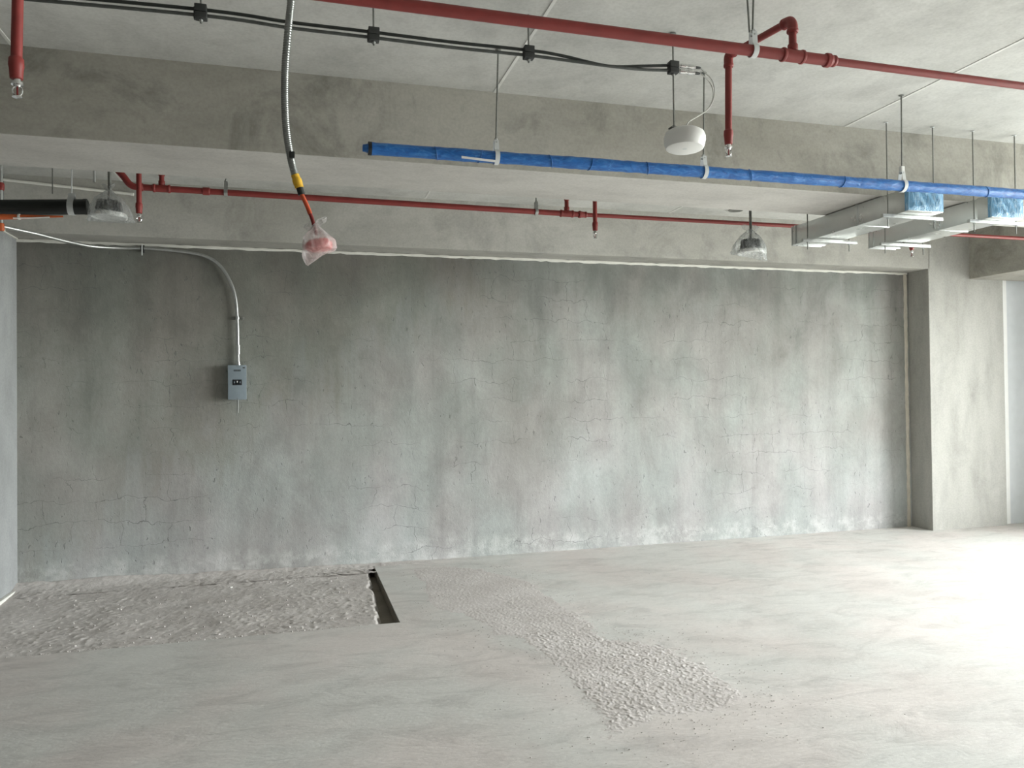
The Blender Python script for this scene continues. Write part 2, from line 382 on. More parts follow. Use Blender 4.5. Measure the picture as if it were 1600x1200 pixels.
struct('beam', MB().box((XD, 4.65, BOT), (XW, 5.28, CEIL+.05), .006), M['beam'], 'deep concrete beam crossing the ceiling in front of the blue pipe', 'beam')
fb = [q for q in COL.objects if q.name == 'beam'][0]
fb.data.materials.append(M['soffit_lit'])
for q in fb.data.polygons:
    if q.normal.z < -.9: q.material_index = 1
struct('beam', MB().box((XL, 7.35, BOT), (7.16, YB+.28, CEIL+.05), .006), M['back_beam'], 'concrete beam along the top of the back wall', 'beam')
struct('beam', MB().box((7.74, 5.2, 2.955), (8.75, 7.36, CEIL+.05), .006), M['beam'], 'short concrete edge beam running out of the column at the window side', 'beam')
struct('column', MB().box((7.14, 7.35, -.3), (8.24, YB+.28, CEIL+.05), .008), M['column'], 'broad pale concrete column at the right end of the back wall', 'column')
struct('wall_right', MB().box((8.24, 7.42, -.3), (8.37, YB+.28, CEIL)), M['white'], 'white painted strip of wall just right of the column', 'wall')
struct('wall_return', MB().box((8.37, 7.42, -.3), (XW+.05, YB+.28, CEIL)), M['frame'], 'grey wall piece between the white strip and the window', 'wall')
# joints and caulk
t = 0
def wavy_strip(x0, x1, z, dz, y, step=.06):
    mb = MB(); V = []; F = []; n = int((x1-x0)/step)
    for i in range(n+1):
        xx = x0+(x1-x0)*i/n; a = random.uniform(-.003, .004); b_ = random.uniform(-.006, .004)
        V += [(xx, y, z+dz/2+a), (xx, y-.008, z+dz*.3+a), (xx, y-.008, z-dz*.3+b_), (xx, y, z-dz/2+b_)]
    for i in range(n):
        for k in range(3): F.append((i*4+k, i*4+k+1, i*4+4+k+1, i*4+4+k))
    return mb.add(V, F)
struct('trim_1', wavy_strip(XL, 7.12, 3.046, .026, YB), M['caulk'], 'white caulk line along the top of the back wall', 'trim', smooth=True)
mb = MB(); V = []; F = []
for i in range(60):
    z = 3.04*i/59; a = random.uniform(-.004, .004); b_ = random.uniform(-.006, .003)
    V += [(7.068+b_, YB, z), (7.075+b_, YB-.012, z), (7.105+a, YB-.012, z), (7.112+a, YB, z)]
for i in range(59):
    for k in range(3): F.append((i*4+k, i*4+k+1, i*4+5+k, i*4+4+k))
struct('trim_2', mb.add(V, F), M['beige'], 'beige caulk line down the corner between back wall and column', 'trim', smooth=True)
struct('trim_3', MB().box((XL, 6.9, 3.05), (XL+.012, YB, 3.08)), M['caulk'], 'white caulk line on top of the left wall', 'trim')
struct('baseboard_left', MB().box((XL, 5.6, -.03), (XL+.035, 7.5, .012), .006), M['caulk'], 'white strip at the foot of the left wall', 'baseboard')
k = 4
for X in (-1.447, 1.212, 3.806, 6.45):
    for y0, y1, where in ((YF, 4.65, 'in front of the deep beam'), (5.28, 7.35, 'in the narrow bay behind the deep beam')):
        struct('trim_%d' % k, MB().box((X-.009, y0, CEIL-.003), (X+.009, y1, CEIL+.01)), M['joint'], 'white joint line across the ceiling %s' % where, 'trim'); k += 1
# window wall
wroot = thing('window_1', 'tall window wall with pale metal frame beside the column', 'window', (XW, 0, 0)); wroot['kind'] = 'structure'
ys = [6.0, 4.66, 3.32, 1.98, .64, -.70]
MB().box((XW-.03, 5.94, 0), (XW+.05, 6.00, 3.54), .004).build('jamb', M['frame'], wroot)
for i, y in enumerate(ys[1:]):
    MB().box((XW-.03, y-.03, .06), (XW+.05, y+.03, 3.48), .004).build('mullion', M['frame'], wroot)
for y0, y1, z0, z1 in ((ys[-1]-.03, 5.94, 0, .06), (ys[-1]-.03, 5.94, 3.48, 3.54), (ys[-1]-.03, 5.94, 2.2, 2.25)):
    MB().box((XW-.03, y0, z0), (XW+.05, y1, z1), .004).build('rail', M['frame'], wroot)
for i in range(5):
    MB().box((XW+.007, ys[i+1]+.03, .06), (XW+.013, ys[i]-(.06 if i == 0 else .03), 3.48)).build('pane', M['glass'], wroot, False)
struct('wall_right_shield', MB().box((XW-.05, 6.0, -.1), (XW+.15, 7.5, CEIL)), M['side_wall'], 'unseen wall piece added beside the window to keep light off the column', 'wall')  # unseen blocker added to dim the column
struct('wall_right_end', MB().box((XW-.05, YF, -.1), (XW+.15, ys[-1]-.03, CEIL)), M['side_wall'], 'plastered stretch of wall past the end of the window', 'wall')

# ------------------------------------------------------------------ floor: sand in the sunken strip, mortar residue, crumbs
def sand(X, Y):
    edge = PX-.125+.06*np.clip((Y-PY0)/(PY1-PY0), 0, 1)+.05*(fbm(Y*5, Y*0+3, 1)-.5)+.02*(vn(Y*22, Y*0, 4)-.5)
    fall = np.clip((edge-X)/.06+.5, 0, 1); fall = fall*fall*(3-2*fall)
    z = -.017+.018*(fbm(X*2.3, Y*2.3, 2)-.5)+.007*(fbm(X*30, Y*26, 5, 5, .72)-.5)
    z = z+np.clip((Y-7.2)/.35, 0, 1)*.02
    z = z+np.clip(fbm(X*34, Y*34, 9, 3)-.60, 0, 1)*.035*np.clip(fbm(X*1.6, Y*1.6, 12)*2.4-.9, 0, 1)
    z = z*fall+(-.16+.0*X)*(1-fall)
    return X, Y, z, z > -9
o = heightfield('sand_fill', XL, PX-.002, PY0+.002, PY1+.0, .011, sand, M['sand'])
tag(o, 'pinkish rough sand and mortar filling the sunken floor strip by the back wall', 'sand', kind='stuff')
# skirt of dust against the foot of the back wall
def dust(X, Y):
    z = .045*np.clip((Y-7.42)/.22, 0, 1)**1.4*np.clip(1.25-(X+2.35)/3.2, 0, 1)*(.55+.9*fbm(X*3, Y*3, 21))+.012*(fbm(X*24, Y*24, 23, 4, .65)-.55)-.004
    return X, Y, z, z > -.004
o = heightfield('dust_bank', XL, 2.2, 7.3, YB-.001, .012, dust, M['sand'])
tag(o, 'low bank of dusty rubble along the foot of the back wall', 'dust', kind='stuff')
POLY = [(.95, 7.40), (1.42, 7.44), (1.74, 7.20), (2.0, 6.7), (2.06, 5.6), (2.13, 4.9), (2.40, 4.5), (2.42, 3.95), (2.36, 3.62), (2.12, 3.5), (1.80, 3.52), (1.56, 3.42), (1.40, 3.30), (1.33, 3.40), (1.41, 3.8), (1.42, 4.2), (1.38, 4.65), (1.28, 5.05), (1.12, 5.5), (.93, 5.85), (.88, 6.4)]
POLY2 = [(2.36, 4.25), (2.72, 4.05), (2.95, 3.6), (2.72, 3.25), (2.3, 3.3), (2.2, 3.5)]
def mortar(X, Y):
    wob = .22*(fbm(X*3.1, Y*3.1, 31)-.5)+.09*(fbm(X*13, Y*13, 33)-.5)
    d = polydist(X, Y, POLY)+wob; d2 = polydist(X, Y, POLY2)+2.2*wob-.05
    k = np.maximum(np.clip(d/.20+.32, 0, 1), .55*np.clip(d2/.25+.2, 0, 1))
    near = np.clip((6.9-Y)/2.2, .5, 1)
    wx = X+.03*fbm(X*30, Y*30, 61, 2); wy = Y+.03*fbm(X*30, Y*30, 67, 2)
    lumps = np.clip(fbm(wx*58, wy*48, 35, 4, .75)-.45, 0, 1)*.0095+np.clip(vn(wx*105, wy*90, 38)-.55, 0, 1)*.0065
    z = k*(.0020+near*lumps*(.25+1.15*fbm(X*3, Y*3, 50)))-.0045*(1-k)-.0018
    return X, Y, z, z > -.002
o = heightfield('mortar_residue', .6, 3.15, 3.05, 7.6, .006, mortar, M['mortar'])
tag(o, 'strip of dried crumbly mortar spread diagonally over the smooth floor', 'mortar', kind='stuff')
cr = MB(); ico = bmesh.new(); bmesh.ops.create_icosphere(ico, subdivisions=1, radius=1); IV = [v.co.copy() for v in ico.verts]; ico.verts.index_update(); IF = [[v.index for v in q.verts] for q in ico.faces]; ico.free()
def lump(mb, x, y, z, r):
    s = [random.uniform(.6, 1.2)*r for _ in range(3)]; a = random.random()*6.28; ca, sa = math.cos(a), math.sin(a)
    mb.add([(x+(v.x*s[0]*ca-v.y*s[1]*sa)*random.uniform(.8, 1.2), y+(v.x*s[0]*sa+v.y*s[1]*ca)*random.uniform(.8, 1.2), z+v.z*s[2]*.7) for v in IV], IF)
n = 0
while n < 900:
    x = random.uniform(.9, 3.3); y = random.uniform(3.0, 7.2)
    d = float(polydist(np.array([x]), np.array([y]), POLY)[0])
    if d > .02 and random.random() < .75: continue
    if random.random() > math.exp(-abs(d)/.14)*(1.0 if x > 1.7 else .45): continue
    lump(cr, x, y, .002, random.choice((.002, .0025, .003, .004))); n += 1
o = cr.build('mortar_crumbs', M['mortar'], None, False); tag(o, 'loose mortar crumbs scattered around the dried mortar strip', 'crumbs', kind='stuff')
cr = MB()
for _ in range(700):
    x = random.uniform(XL+.1, .45); y = random.choice((random.uniform(PY0-.02, PY0+.06), random.uniform(PY0, PY1), random.uniform(7.35, 7.62)))
    lump(cr, x, y, -.012 if y < PY1 else .004, random.choice((.004, .005, .007, .010)))
o = cr.build('rubble', M['sand'], None, False); tag(o, 'small rubble bits lying on the sand and along the wall foot', 'rubble', kind='stuff')
pb = MB(); lump(pb, -.553, 7.10, .004, .017); tag(pb.build('pebble', M['caulk'], None), 'small white pebble alone on the sand below the grey panel box', 'pebble')

# ------------------------------------------------------------------ red sprinkler pipes
def sprinkler_head(root, x, y, z):
    """pendent head hanging from z downwards"""
    h = MB().lathe([(.011, 0), (.011, -.010), (.019, -.011), (.019, -.019), (.012, -.020), (.009, -.026)], (x, y, z), seg=12).build('sprinkler_head', M['chrome'], root)
    a = MB()
    for s in (-1, 1):
        a.tube(bez([(x+s*.008, y, z-.024), (x+s*.015, y, z-.036), (x+s*.011, y, z-.05), (x+s*.002, y, z-.057)], 4), .0028, 6)
    a.build('frame_arm', M['chrome'], h)
    MB().lathe([(.003, -.022), (.003, -.054)], (x, y, z), seg=8).build('bulb', M['deep_red'], h)
    MB().lathe([(.004, -.056), (.016, -.058), (.016, -.060), (.002, -.062)], (x, y, z), seg=12).build('deflector', M['chrome'], h)
def collar(mb, p, d, r, l):
    p = Vector(p); d = Vector(d).normalized()
    mb.lathe([(r*.9, -l/2), (r, -l/2+.004), (r, l/2-.004), (r*.9, l/2)], p, d, 20)

# near line
ZN = 3.146; YN = 2.95
sp = thing('sprinkler_pipe', 'long red sprinkler pipe crossing the ceiling nearest the camera, with riser and side arm', 'pipe', (1.0, YN, ZN))
def zl(x): return 3.154-.0052*(x-.17)
MB().tube([(XL, YN, zl(XL)), (2.33, YN, zl(2.33))], .0242, 24).build('pipe_run', M['red'], sp)
MB().tube([(2.33, YN, zl(2.33)), (7.70, YN, zl(7.7))], .0172, 20).build('pipe_run', M['red'], sp)
tee = MB(); tee.tube([(2.10, YN, zl(2.1)), (2.19, YN, zl(2.19))], .0275, 24); collar(tee, (2.095, YN, zl(2.1)), (1, 0, 0), .031, .016); collar(tee, (2.192, YN, zl(2.19)), (1, 0, 0), .031, .016)
tee.build('tee', M['red'], sp)
red = MB(); collar(red, (2.325, YN, zl(2.3)), (1, 0, 0), .031, .026); collar(red, (2.358, YN, zl(2.3)), (1, 0, 0), .026, .018); red.tube([(2.33, YN, zl(2.3)), (2.36, YN, zl(2.3))], [.029, .022], 20)
red.build('reducer', M['red'], sp)
zr = 3.305
rs = MB(); rs.tube([(2.146, YN, zl(2.1)), (2.146, YN, zr-.03)], .0168, 18); collar(rs, (2.146, YN, zl(2.1)+.036), (0, 0, 1), .0225, .03)
rs.build('riser', M['red'], sp)
A = Vector((2.146, YN, zr)); B = Vector((2.099, 3.40, zr+.028))
el = MB(); d = (B-A).normalized()
el.tube(bez([A+Vector((0, 0, -.055)), A+Vector((0, 0, -.025)), A+d*.012+Vector((0, 0, -.004)), A+d*.03+Vector((0, 0, .002)), A+d*.055+Vector((0, 0, .002))], 5), .0225, 18)
collar(el, A+Vector((0, 0, -.05)), (0, 0, 1), .0255, .018); collar(el, A+d*.05, d, .0255, .018)
el.build('elbow', M['red'], sp)
MB().tube([A+d*.03, B], .0168, 18).build('branch_arm', M['red'], sp)
el = MB(); el.tube(bez([B-d*.045, B-d*.015, B+Vector((0, 0, -.012)), B+Vector((0, 0, -.05))], 5), .0225, 18); collar(el, B+Vector((0, 0, -.05)), (0, 0, 1), .0245, .02)
el.build('elbow', M['red'], sp)
dp = MB(); dp.tube([B+Vector((0, 0, -.03)), (2.092, 3.4, 2.905)], .0168, 18)
dp.lathe([(.0168, .075), (.0225, .068), (.0235, .045), (.0215, .035), (.019, .002), (.016, 0)], (2.092, 3.4, 2.885), seg=18)
dp.build('drop', M['red'], sp); sprinkler_head(sp, 2.092, 3.4, 2.885)
# left drop, its own branch out of view above
sd = thing('sprinkler_drop', 'thick red sprinkler drop hanging at the upper left corner', 'pipe', (-.89, 2.9, CEIL))
dp = MB(); dp.tube([(-.873, 2.9, CEIL), (-.889, 2.9, 2.75)], .0172, 18)
dp.lathe([(.0172, .075), (.0225, .068), (.0238, .045), (.0215, .035), (.0195, .002), (.016, 0)], (-.889, 2.9, 2.715), seg=18)
dp.build('drop', M['red'], sd); sprinkler_head(sd, -.886, 2.9, 2.715)

# far line behind the deep beam
YP = 6.0; ZP = 3.14
fp = thing('sprinkler_pipe', 'thin red sprinkler pipe running in the bay behind the deep beam', 'pipe', (0, YP, ZP))
def zf(x): return 3.156-.006*(x+1.1) if x < 2.2 else 3.136+.0015*(x-2.2)
MB().tube([(-1.08, YP, zf(-1.1)), (2.27, YP, zf(2.2))], .0225, 20).build('pipe_run', M['red'], fp)
MB().tube([(2.27, YP, zf(2.2)), (7.70, YP, zf(7.7))], .0172, 18).build('pipe_run', M['red'], fp)
bn = MB(); bn.tube(bez([(-1.23, YP, 3.295), (-1.17, YP, 3.225), (-1.135, YP, 3.178), (-1.10, YP, 3.158), (-1.05, YP, 3.156)], 5), .0235, 18); collar(bn, (-1.055, YP, 3.156), (1, 0, 0), .0285, .03)
bn.tube([(-1.225, YP, 3.29), (-1.30, YP, 3.38)], .0235, 18); bn.build('bend', M['red'], fp)
for tx in (-.92, 2.17):
    te = MB(); te.tube([(tx-.05, YP, zf(tx)), (tx+.05, YP, zf(tx))], .0265, 18)
    for s in (-.05, .05): collar(te, (tx+s, YP, zf(tx)), (1, 0, 0), .030, .018)
    te.build('tee', M['red'], fp)
    ri = MB(); ri.tube([(tx, YP, zf(tx)), (tx, YP, 3.285)], .0172, 16); collar(ri, (tx, YP, zf(tx)+.04), (0, 0, 1), .0225, .03); collar(ri, (tx, YP, 3.262), (0, 0, 1), .0225, .03)
    ri.build('riser', M['red'], fp)
    bx = tx+(.19 if tx > 0 else -.1); by = 5.72 if tx < 0 else 5.85
    ar = MB(); ar.tube([(tx, YP, 3.30), (bx, by, 3.32)], .0172, 16); ar.lathe([(.01, -.025), (.024, -.02), (.024, .02), (.01, .025)], (tx, YP, 3.295), seg=16); ar.lathe([(.01, -.025), (.024, -.02), (.024, .02), (.01, .025)], (bx, by, 3.315), seg=16)
    ar.build('branch_arm', M['red'], fp)
    zb = 2.972 if tx > 0 else 2.905
    dp = MB(); dp.tube([(bx, by, 3.31), (bx, by, zb+.03)], .0172, 16)
    dp.lathe([(.0172, .075), (.0225, .066), (.0235, .045), (.0215, .035), (.0195, .002), (.016, 0)], (bx, by, zb), seg=16)
    dp.build('drop', M['red'], fp); sprinkler_head(fp, bx, by, zb)
rd = MB(); collar(rd, (2.285, YP, zf(2.2)), (1, 0, 0), .030, .022); collar(rd, (2.335, YP, zf(2.2)), (1, 0, 0), .026, .018); rd.tube([(2.28, YP, zf(2.2)), (2.34, YP, zf(2.2))], [.028, .022], 18); rd.build('reducer', M['red'], fp)
cp = MB()
for xx in (-.62, ): collar(cp, (xx, YP, zf(xx)), (1, 0, 0), .0285, .05)
cp.build('coupling', M['red'], fp)
# right hand drop, seen just below the second duct
dp = MB(); dp.tube([(5.62, YP, zf(5.6)), (5.62, 5.98, 2.985)], .0172, 16); dp.lathe([(.0172, .06), (.0235, .045), (.0215, .03), (.016, 0)], (5.62, 5.98, 2.965), seg=16); dp.build('drop', M['red'], fp); sprinkler_head(fp, 5.62, 5.98, 2.965)

def rod_mb(x, y, z0, z1, r=.005):
    mb = MB(); mb.tube([(x, y, z0), (x, y, z1)], r, 10)
    return mb
def hanger(label, x, y, zc, r, group, ringmat, lean=0.0, two=False, ztop=CEIL, width=.025):
    h = thing('pipe_hanger', label, 'hanger', (x, y, ztop), group)
    zt = zc+r+.055
    if two:
        for s in (-1, 1):
            MB().tube([(x+s*.0075-.01, y, zt), (x+s*.024-.012, y, ztop)], .0045, 10).build('rod', M['steel'], h)
    else:
        MB().tube([(x+lean, y, ztop), (x, y, zt-.01)], .0048, 10).build('rod', M['steel'], h)
        MB().lathe([(.007, 0), (.016, .002), (.016, .004), (.007, .006)], (x+lean, y, ztop-.007), seg=12).build('anchor', M['steel'], h)
    MB().lathe([(.006, 0), (.010, 0), (.010, .012), (.006, .012)], (x, y, zt), seg=6).build('nut', M['galv'], h)
    # clevis: strap round the pipe and up to the nut
    mb = MB(); pts = []
    for k in range(33):
        a = -math.pi/2+2*math.pi*k/32; ry = r+.003; yy = math.cos(a)*ry; zz = math.sin(a)*ry
        pts.append((yy, zz))
    prof = [(0.012, .055)]+[(math.cos(a)*(r+.003), math.sin(a)*(r+.003)) for a in np.linspace(math.pi*.32, -math.pi*1.32, 28)]+[(-.012, .055)]
    prof = [(p[0], p[1]+(r if i in (0, len(prof)-1) else 0)) for i, p in enumerate(prof)]
    V = []; F = []
    for (yy, zz) in prof:
        nrm = math.hypot(yy, zz) or 1; oy, oz = yy/nrm*.003, zz/nrm*.003
        for dx, q in ((-width/2, 0), (width/2, 0), (width/2, 1), (-width/2, 1)): V.append((x+dx, y+yy+oy*q, zc+zz+oz*q))
    for i in range(len(prof)-1):
        for k in range(4): F.append((i*4+k, i*4+(k+1) % 4, i*4+4+(k+1) % 4, i*4+4+k))
    mb.add(V, F).build('clevis', ringmat, h)
    MB().tube([(x, y-.016, zc+r+.045), (x, y+.016, zc+r+.045)], .004, 8).build('bolt', M['galv'], h)
    return h
hanger('steel clevis hanger on two leaning rods holding the nearest red pipe', 1.945, YN, zl(1.94), .0245, None, M['strap'], two=True)
hanger('thin steel hanger on the far red pipe, between flexible conduit and left drop', -.485, YP, zf(-.485), .023, 'hangers on the far red pipe', M['galv'])
hanger('thin steel hanger on the far red pipe, beside its middle sprinkler drop', 1.905, YP, zf(1.9), .023, 'hangers on the far red pipe', M['galv'])

# ------------------------------------------------------------------ blue wrapped pipe
YBL = 4.06; RB = .033
bp = thing('wrapped_pipe', 'pipe wrapped in bright blue plastic film hanging in front of the deep beam', 'pipe', (.36, YBL, 2.945))
def zbl(x): return 2.940+.0045*(x-.37)
n = 260; pts = []; rr = []
for i in range(n+1):
    xx = .385+(7.65-.385)*i/n; pts.append((xx, YBL, zbl(xx))); rr.append(RB+.0012*math.sin(xx*9)+random.uniform(-.0012, .0012)+(.0016 if i % 13 == 0 else 0))
MB().tube(pts, rr, 24).build('film_sleeve', M['film'], bp, ang=60)
MB().tube([(.372, YBL, zbl(.37)), (.39, YBL, zbl(.37))], RB+.002, 24).build('end_band', M['black'], bp)
MB().lathe([(.004, -.03), (.018, -.028), (.022, -.01), (.024, .002)], (.372, YBL, zbl(.37)), (1, 0, 0), 16).build('end_plug', M['film'], bp)
for xx, ln in ((.72, .02), (.98, -.02), (1.36, .03), (1.62, -.02), (1.95, .02), (2.62, .03), (3.3, -.02), (4.4, .03)):    # seams of the wrapping
    mb = MB(); P = []
    for kk in range(14):
        a = -2.5+kk*.22; P.append((xx+ln*kk/13, YBL+math.sin(a)*(RB+.0025), zbl(xx)-math.cos(a)*(RB+.0025)))
    mb.tube(P, .0022, 6).build('film_fold', M['film'], bp)
h1 = hanger('pale clevis hanger nearest the capped end of the blue pipe, with a loose white strap', 1.063, YBL, zbl(1.06), RB+.002, 'hangers of the blue pipe', M['strap'], lean=.018)
V = []; mb = MB()
P = [(.862, YBL-.036, zbl(1)-.024), (.93, YBL-.035, zbl(1)-.027), (1.0, YBL-.033, zbl(1)-.030), (1.05, YBL-.030, zbl(1)-.031)]
F = []
for p in P: V += [(p[0], p[1], p[2]+.006), (p[0], p[1]-.003, p[2]+.006), (p[0], p[1]-.003, p[2]-.006), (p[0], p[1], p[2]-.006)]
for i in range(3):
    for k_ in range(4): F.append((i*4+k_, i*4+(k_+1) % 4, i*4+4+(k_+1) % 4, i*4+4+k_))
F += [(0, 1, 2, 3), (12, 13, 14, 15)]
mb.add(V, F).build('loose_strap', M['white'], h1)
hanger('pale clevis hanger of the blue pipe just right of the white ceiling antenna', 2.33, YBL, zbl(2.33), RB+.002, 'hangers of the blue pipe', M['strap'], lean=.012)
h3 = hanger('pale clevis hanger of the blue pipe above the first sheet metal duct', 3.75, YBL, zbl(3.75), RB+.002, 'hangers of the blue pipe', M['strap'], lean=.006)
MB().box((3.737, YBL-.012, zbl(3.75)+.085), (3.763, YBL+.012, zbl(3.75)+.125), .004).build('sleeve', M['white'], h3)

# ------------------------------------------------------------------ sheet metal ducts
def duct(x0, x1, y0, y1, label, trapdx):
    z0, z1 = 2.895, 3.052
    d = thing('air_duct', label, 'duct', ((x0+x1)/2, y0, z0), 'sheet metal ducts under the deep beam')
    MB().box((x0, y0+.13, z0), (x1, y1, z1), .003).build('duct_body', M['duct'], d)
    c = MB(); c.box((x0-.006, y0+.02, z0-.006), (x1+.006, y0+.14, z1+.004), .004); c.build('collar', M['duct'], d)
    for yy in (y1-.06, (y0+y1)/2-.14):
        c = MB(); c.box((x0-.005, yy, z0-.004), (x1+.005, yy+.022, z1+.004), .003); c.build('flange', M['duct'], d)
    c = MB(); c.box((x0-.003, y1-.012, z0-.005), (x1+.003, y1+.004, z1+.003), .003); c.build('end_flange', M['duct'], d)
    # plastic film stretched over the open end
    V = []; F = []; nx, nz = 18, 12
    for j in range(nz+1):
        for i in range(nx+1):
            u = i/nx; v = j/nz; e_ = min(u, 1-u, v, 1-v)
            V.append((x0-.004+(x1-x0+.008)*u, y0+.018-.016*min(1, e_*7)+.008*math.sin(u*23+v*9)*min(1, e_*5)+random.uniform(-.003, .003), z0+(z1-z0)*v))
    for j in range(nz):
        for i in range(nx): a = j*(nx+1)+i; F.append((a, a+1, a+nx+2, a+nx+1))
    g = MB().add(V, F)
    g.box((x0-.009, y0+.018, z0-.002), (x1+.009, y0+.05, z1+.006), .003)
    g.build('film_cover', M['film_pale'], d, ang=60)
    return d
duct(4.10, 4.385, 4.36, 5.69, 'left one of two long galvanised ducts, its open end wrapped in pale blue film', .0)
duct(4.86, 5.135, 4.39, 5.66, 'right one of two long galvanised ducts, nearer the column, end wrapped in pale blue film', .0)
def trapeze(xa, xb, y, label):
    z = 2.875
    h = thing('trapeze_hanger', label, 'hanger', ((xa+xb)/2, y, CEIL), 'trapeze hangers of the ducts')
    MB().box((xa-.05, y-.013, z-.012), (xb+.07, y+.013, z+.013), .002).build('bar', M['galv'], h)
    for xx in (xa, xb):
        MB().tube([(xx, y, z-.075), (xx, y, CEIL)], .0042, 8).build('rod', M['steel'], h)
        MB().lathe([(.005, 0), (.014, .002), (.014, .004), (.005, .006)], (xx, y, CEIL-.007), seg=10).build('anchor', M['strap'], h)
        MB().lathe([(.004, 0), (.009, 0), (.009, .009), (.004, .009)], (xx, y, z-.023), seg=6).build('nut', M['galv'], h)
trapeze(4.03, 4.43, 4.5, 'trapeze hanger under the wrapped end of the left duct')
trapeze(4.03, 4.43, 5.385, 'trapeze hanger under the bare far end of the left duct')
trapeze(4.79, 5.18, 4.5, 'trapeze hanger under the wrapped end of the right duct')
trapeze(4.79, 5.18, 5.385, 'trapeze hanger under the bare far end of the right duct')

# ------------------------------------------------------------------ twin coax feeders, clamps, antenna
YC = 3.65
CX = [(-.395, 3.362), (.365, 3.349), (1.129, 3.348), (1.924, 3.356)]
for j, (nm, lab) in enumerate((('upper', 'upper of two black coaxial cables running along the ceiling to the white antenna'), ('lower', 'lower of two black coaxial cables running along the ceiling to the white antenna'))):
    dz = .013 if j == 0 else -.013
    c = thing('coaxial_cable', lab, 'cable', (CX[0][0], YC, 3.35), 'black coaxial cables')
    P = [(XL, YC, 3.335+dz), (-1.4, YC, 3.34+dz), (CX[0][0], YC, CX[0][1]+dz), ((CX[0][0]+CX[1][0])/2, YC, 3.351+dz), (CX[1][0], YC, CX[1][1]+dz), (.75, YC, 3.345+dz), (CX[2][0], YC, CX[2][1]+dz), (1.30, YC, 3.343+dz*.8), (1.56, YC-.012*(j*2-1), 3.327+dz*.42), (1.75, YC, 3.338+dz*.7), (CX[3][0], YC, CX[3][1]+dz), (1.955, YC, CX[3][1]+dz)]
    MB().tube(bez(P, 8), .0078, 12).build('jacket', M['coax'] if j == 0 else M['coax_dusty'], c)
    x0 = 1.957-.004*j; z = CX[3][1]+dz*1.15
    cn = MB().lathe([(.008, -.005), (.008, .008), (.0125, .009), (.0125, .04), (.0105, .042), (.0105, .055), (.0125, .056), (.0125, .08), (.009, .083), (.009, .096)], (x0, YC, z), (1, 0, 0), 16).build('connector', M['chrome'], c)
    MB().lathe([(.008, .094), (.007, .12), (.004, .128)], (x0, YC, z), (1, 0, 0), 12).build('boot', M['black'], cn)
    ex = x0+.125
    J = [(ex, YC, z), (2.112-.004*j, YC, 3.348-.022*j), (2.150-.004*j, YC+.01*j, 3.316-.014*j), (2.167-.003*j, YC+.01*j, 3.257), (2.155, YC+.008*j, 3.201), (2.120, YC+.008*j, 3.150), (2.062, YC+.008*j, 3.111), (2.010, YC+.008*j, 3.077), (1.994, YC+.008*j, 3.04)]
    MB().tube(bez(J, 8), .0032, 8).build('jumper', M['jumper'], c)
for i, (x, z) in enumerate(CX):
    lab = ['grey block clamp on the twin black cables, leftmost of the four', 'grey block clamp on the twin black cables, right of the flexible conduit', 'grey block clamp on the twin black cables, beside the white ceiling joint', 'grey block clamp at the cable ends above the white antenna'][i]
    c = thing('cable_clamp', lab, 'clamp', (x, YC, CEIL), 'clamps on the twin cables')
    b_ = MB(); b_.box((x-.026, YC-.022, z-.002), (x+.026, YC+.022, z+.031), .004); b_.box((x-.026, YC-.022, z-.031), (x+.026, YC+.022, z-.004), .004); b_.box((x-.030, YC-.010, z-.034), (x-.022, YC+.010, z+.02), .002)
    b_.build('block', M['clamp'], c)
    zb = 3.05 if i == 3 else z-.05
    MB().tube([(x, YC, CEIL), (x, YC, zb)], .0045, 10).build('rod', M['steel'], c)
    MB().lathe([(.004, 0), (.009, 0), (.009, .010), (.004, .010)], (x, YC, z-.043), seg=6).build('nut', M['galv'], c)
    if i == 3: MB().lathe([(.005, 0), (.018, .002), (.018, .004), (.005, .006)], (x, YC, CEIL-.007), seg=12).build('anchor', M['steel'], c)
an = thing('ceiling_antenna', 'white round dome antenna hanging below the twin black cables', 'antenna', (1.992, YC, 3.05))
ax = Vector((.03, .03, 1)).normalized(); base = Vector((1.985, YC, 2.975))
MB().lathe([(.0, -.044), (.092, -.044), (.0975, -.041), (.104, -.024), (.109, .0), (.108, .020), (.100, .040), (.083, .052), (.055, .058), (.0, .059)], base, ax, 48).build('dome', M['white'], an, ang=32)
MB().lathe([(.0, 0), (.012, 0), (.012, .001), (.0, .0012)], base-ax*.0445, ax, 20).build('logo_disc', M['strap'], an)
br = MB(); br.box((1.90, YC-.02, 3.035), (1.965, YC+.02, 3.040)); br.box((1.905, YC-.012, 3.02), (1.925, YC+.012, 3.037)); br.lathe([(.004, 0), (.011, 0), (.011, .008), (.004, .008)], (1.924, YC, 3.041), seg=6)
br.build('bracket', M['steel'], an)
MB().lathe([(.006, 0), (.006, .02), (.009, .021), (.009, .03)], (1.992, YC, 3.022), seg=12).build('socket', M['galv'], an)

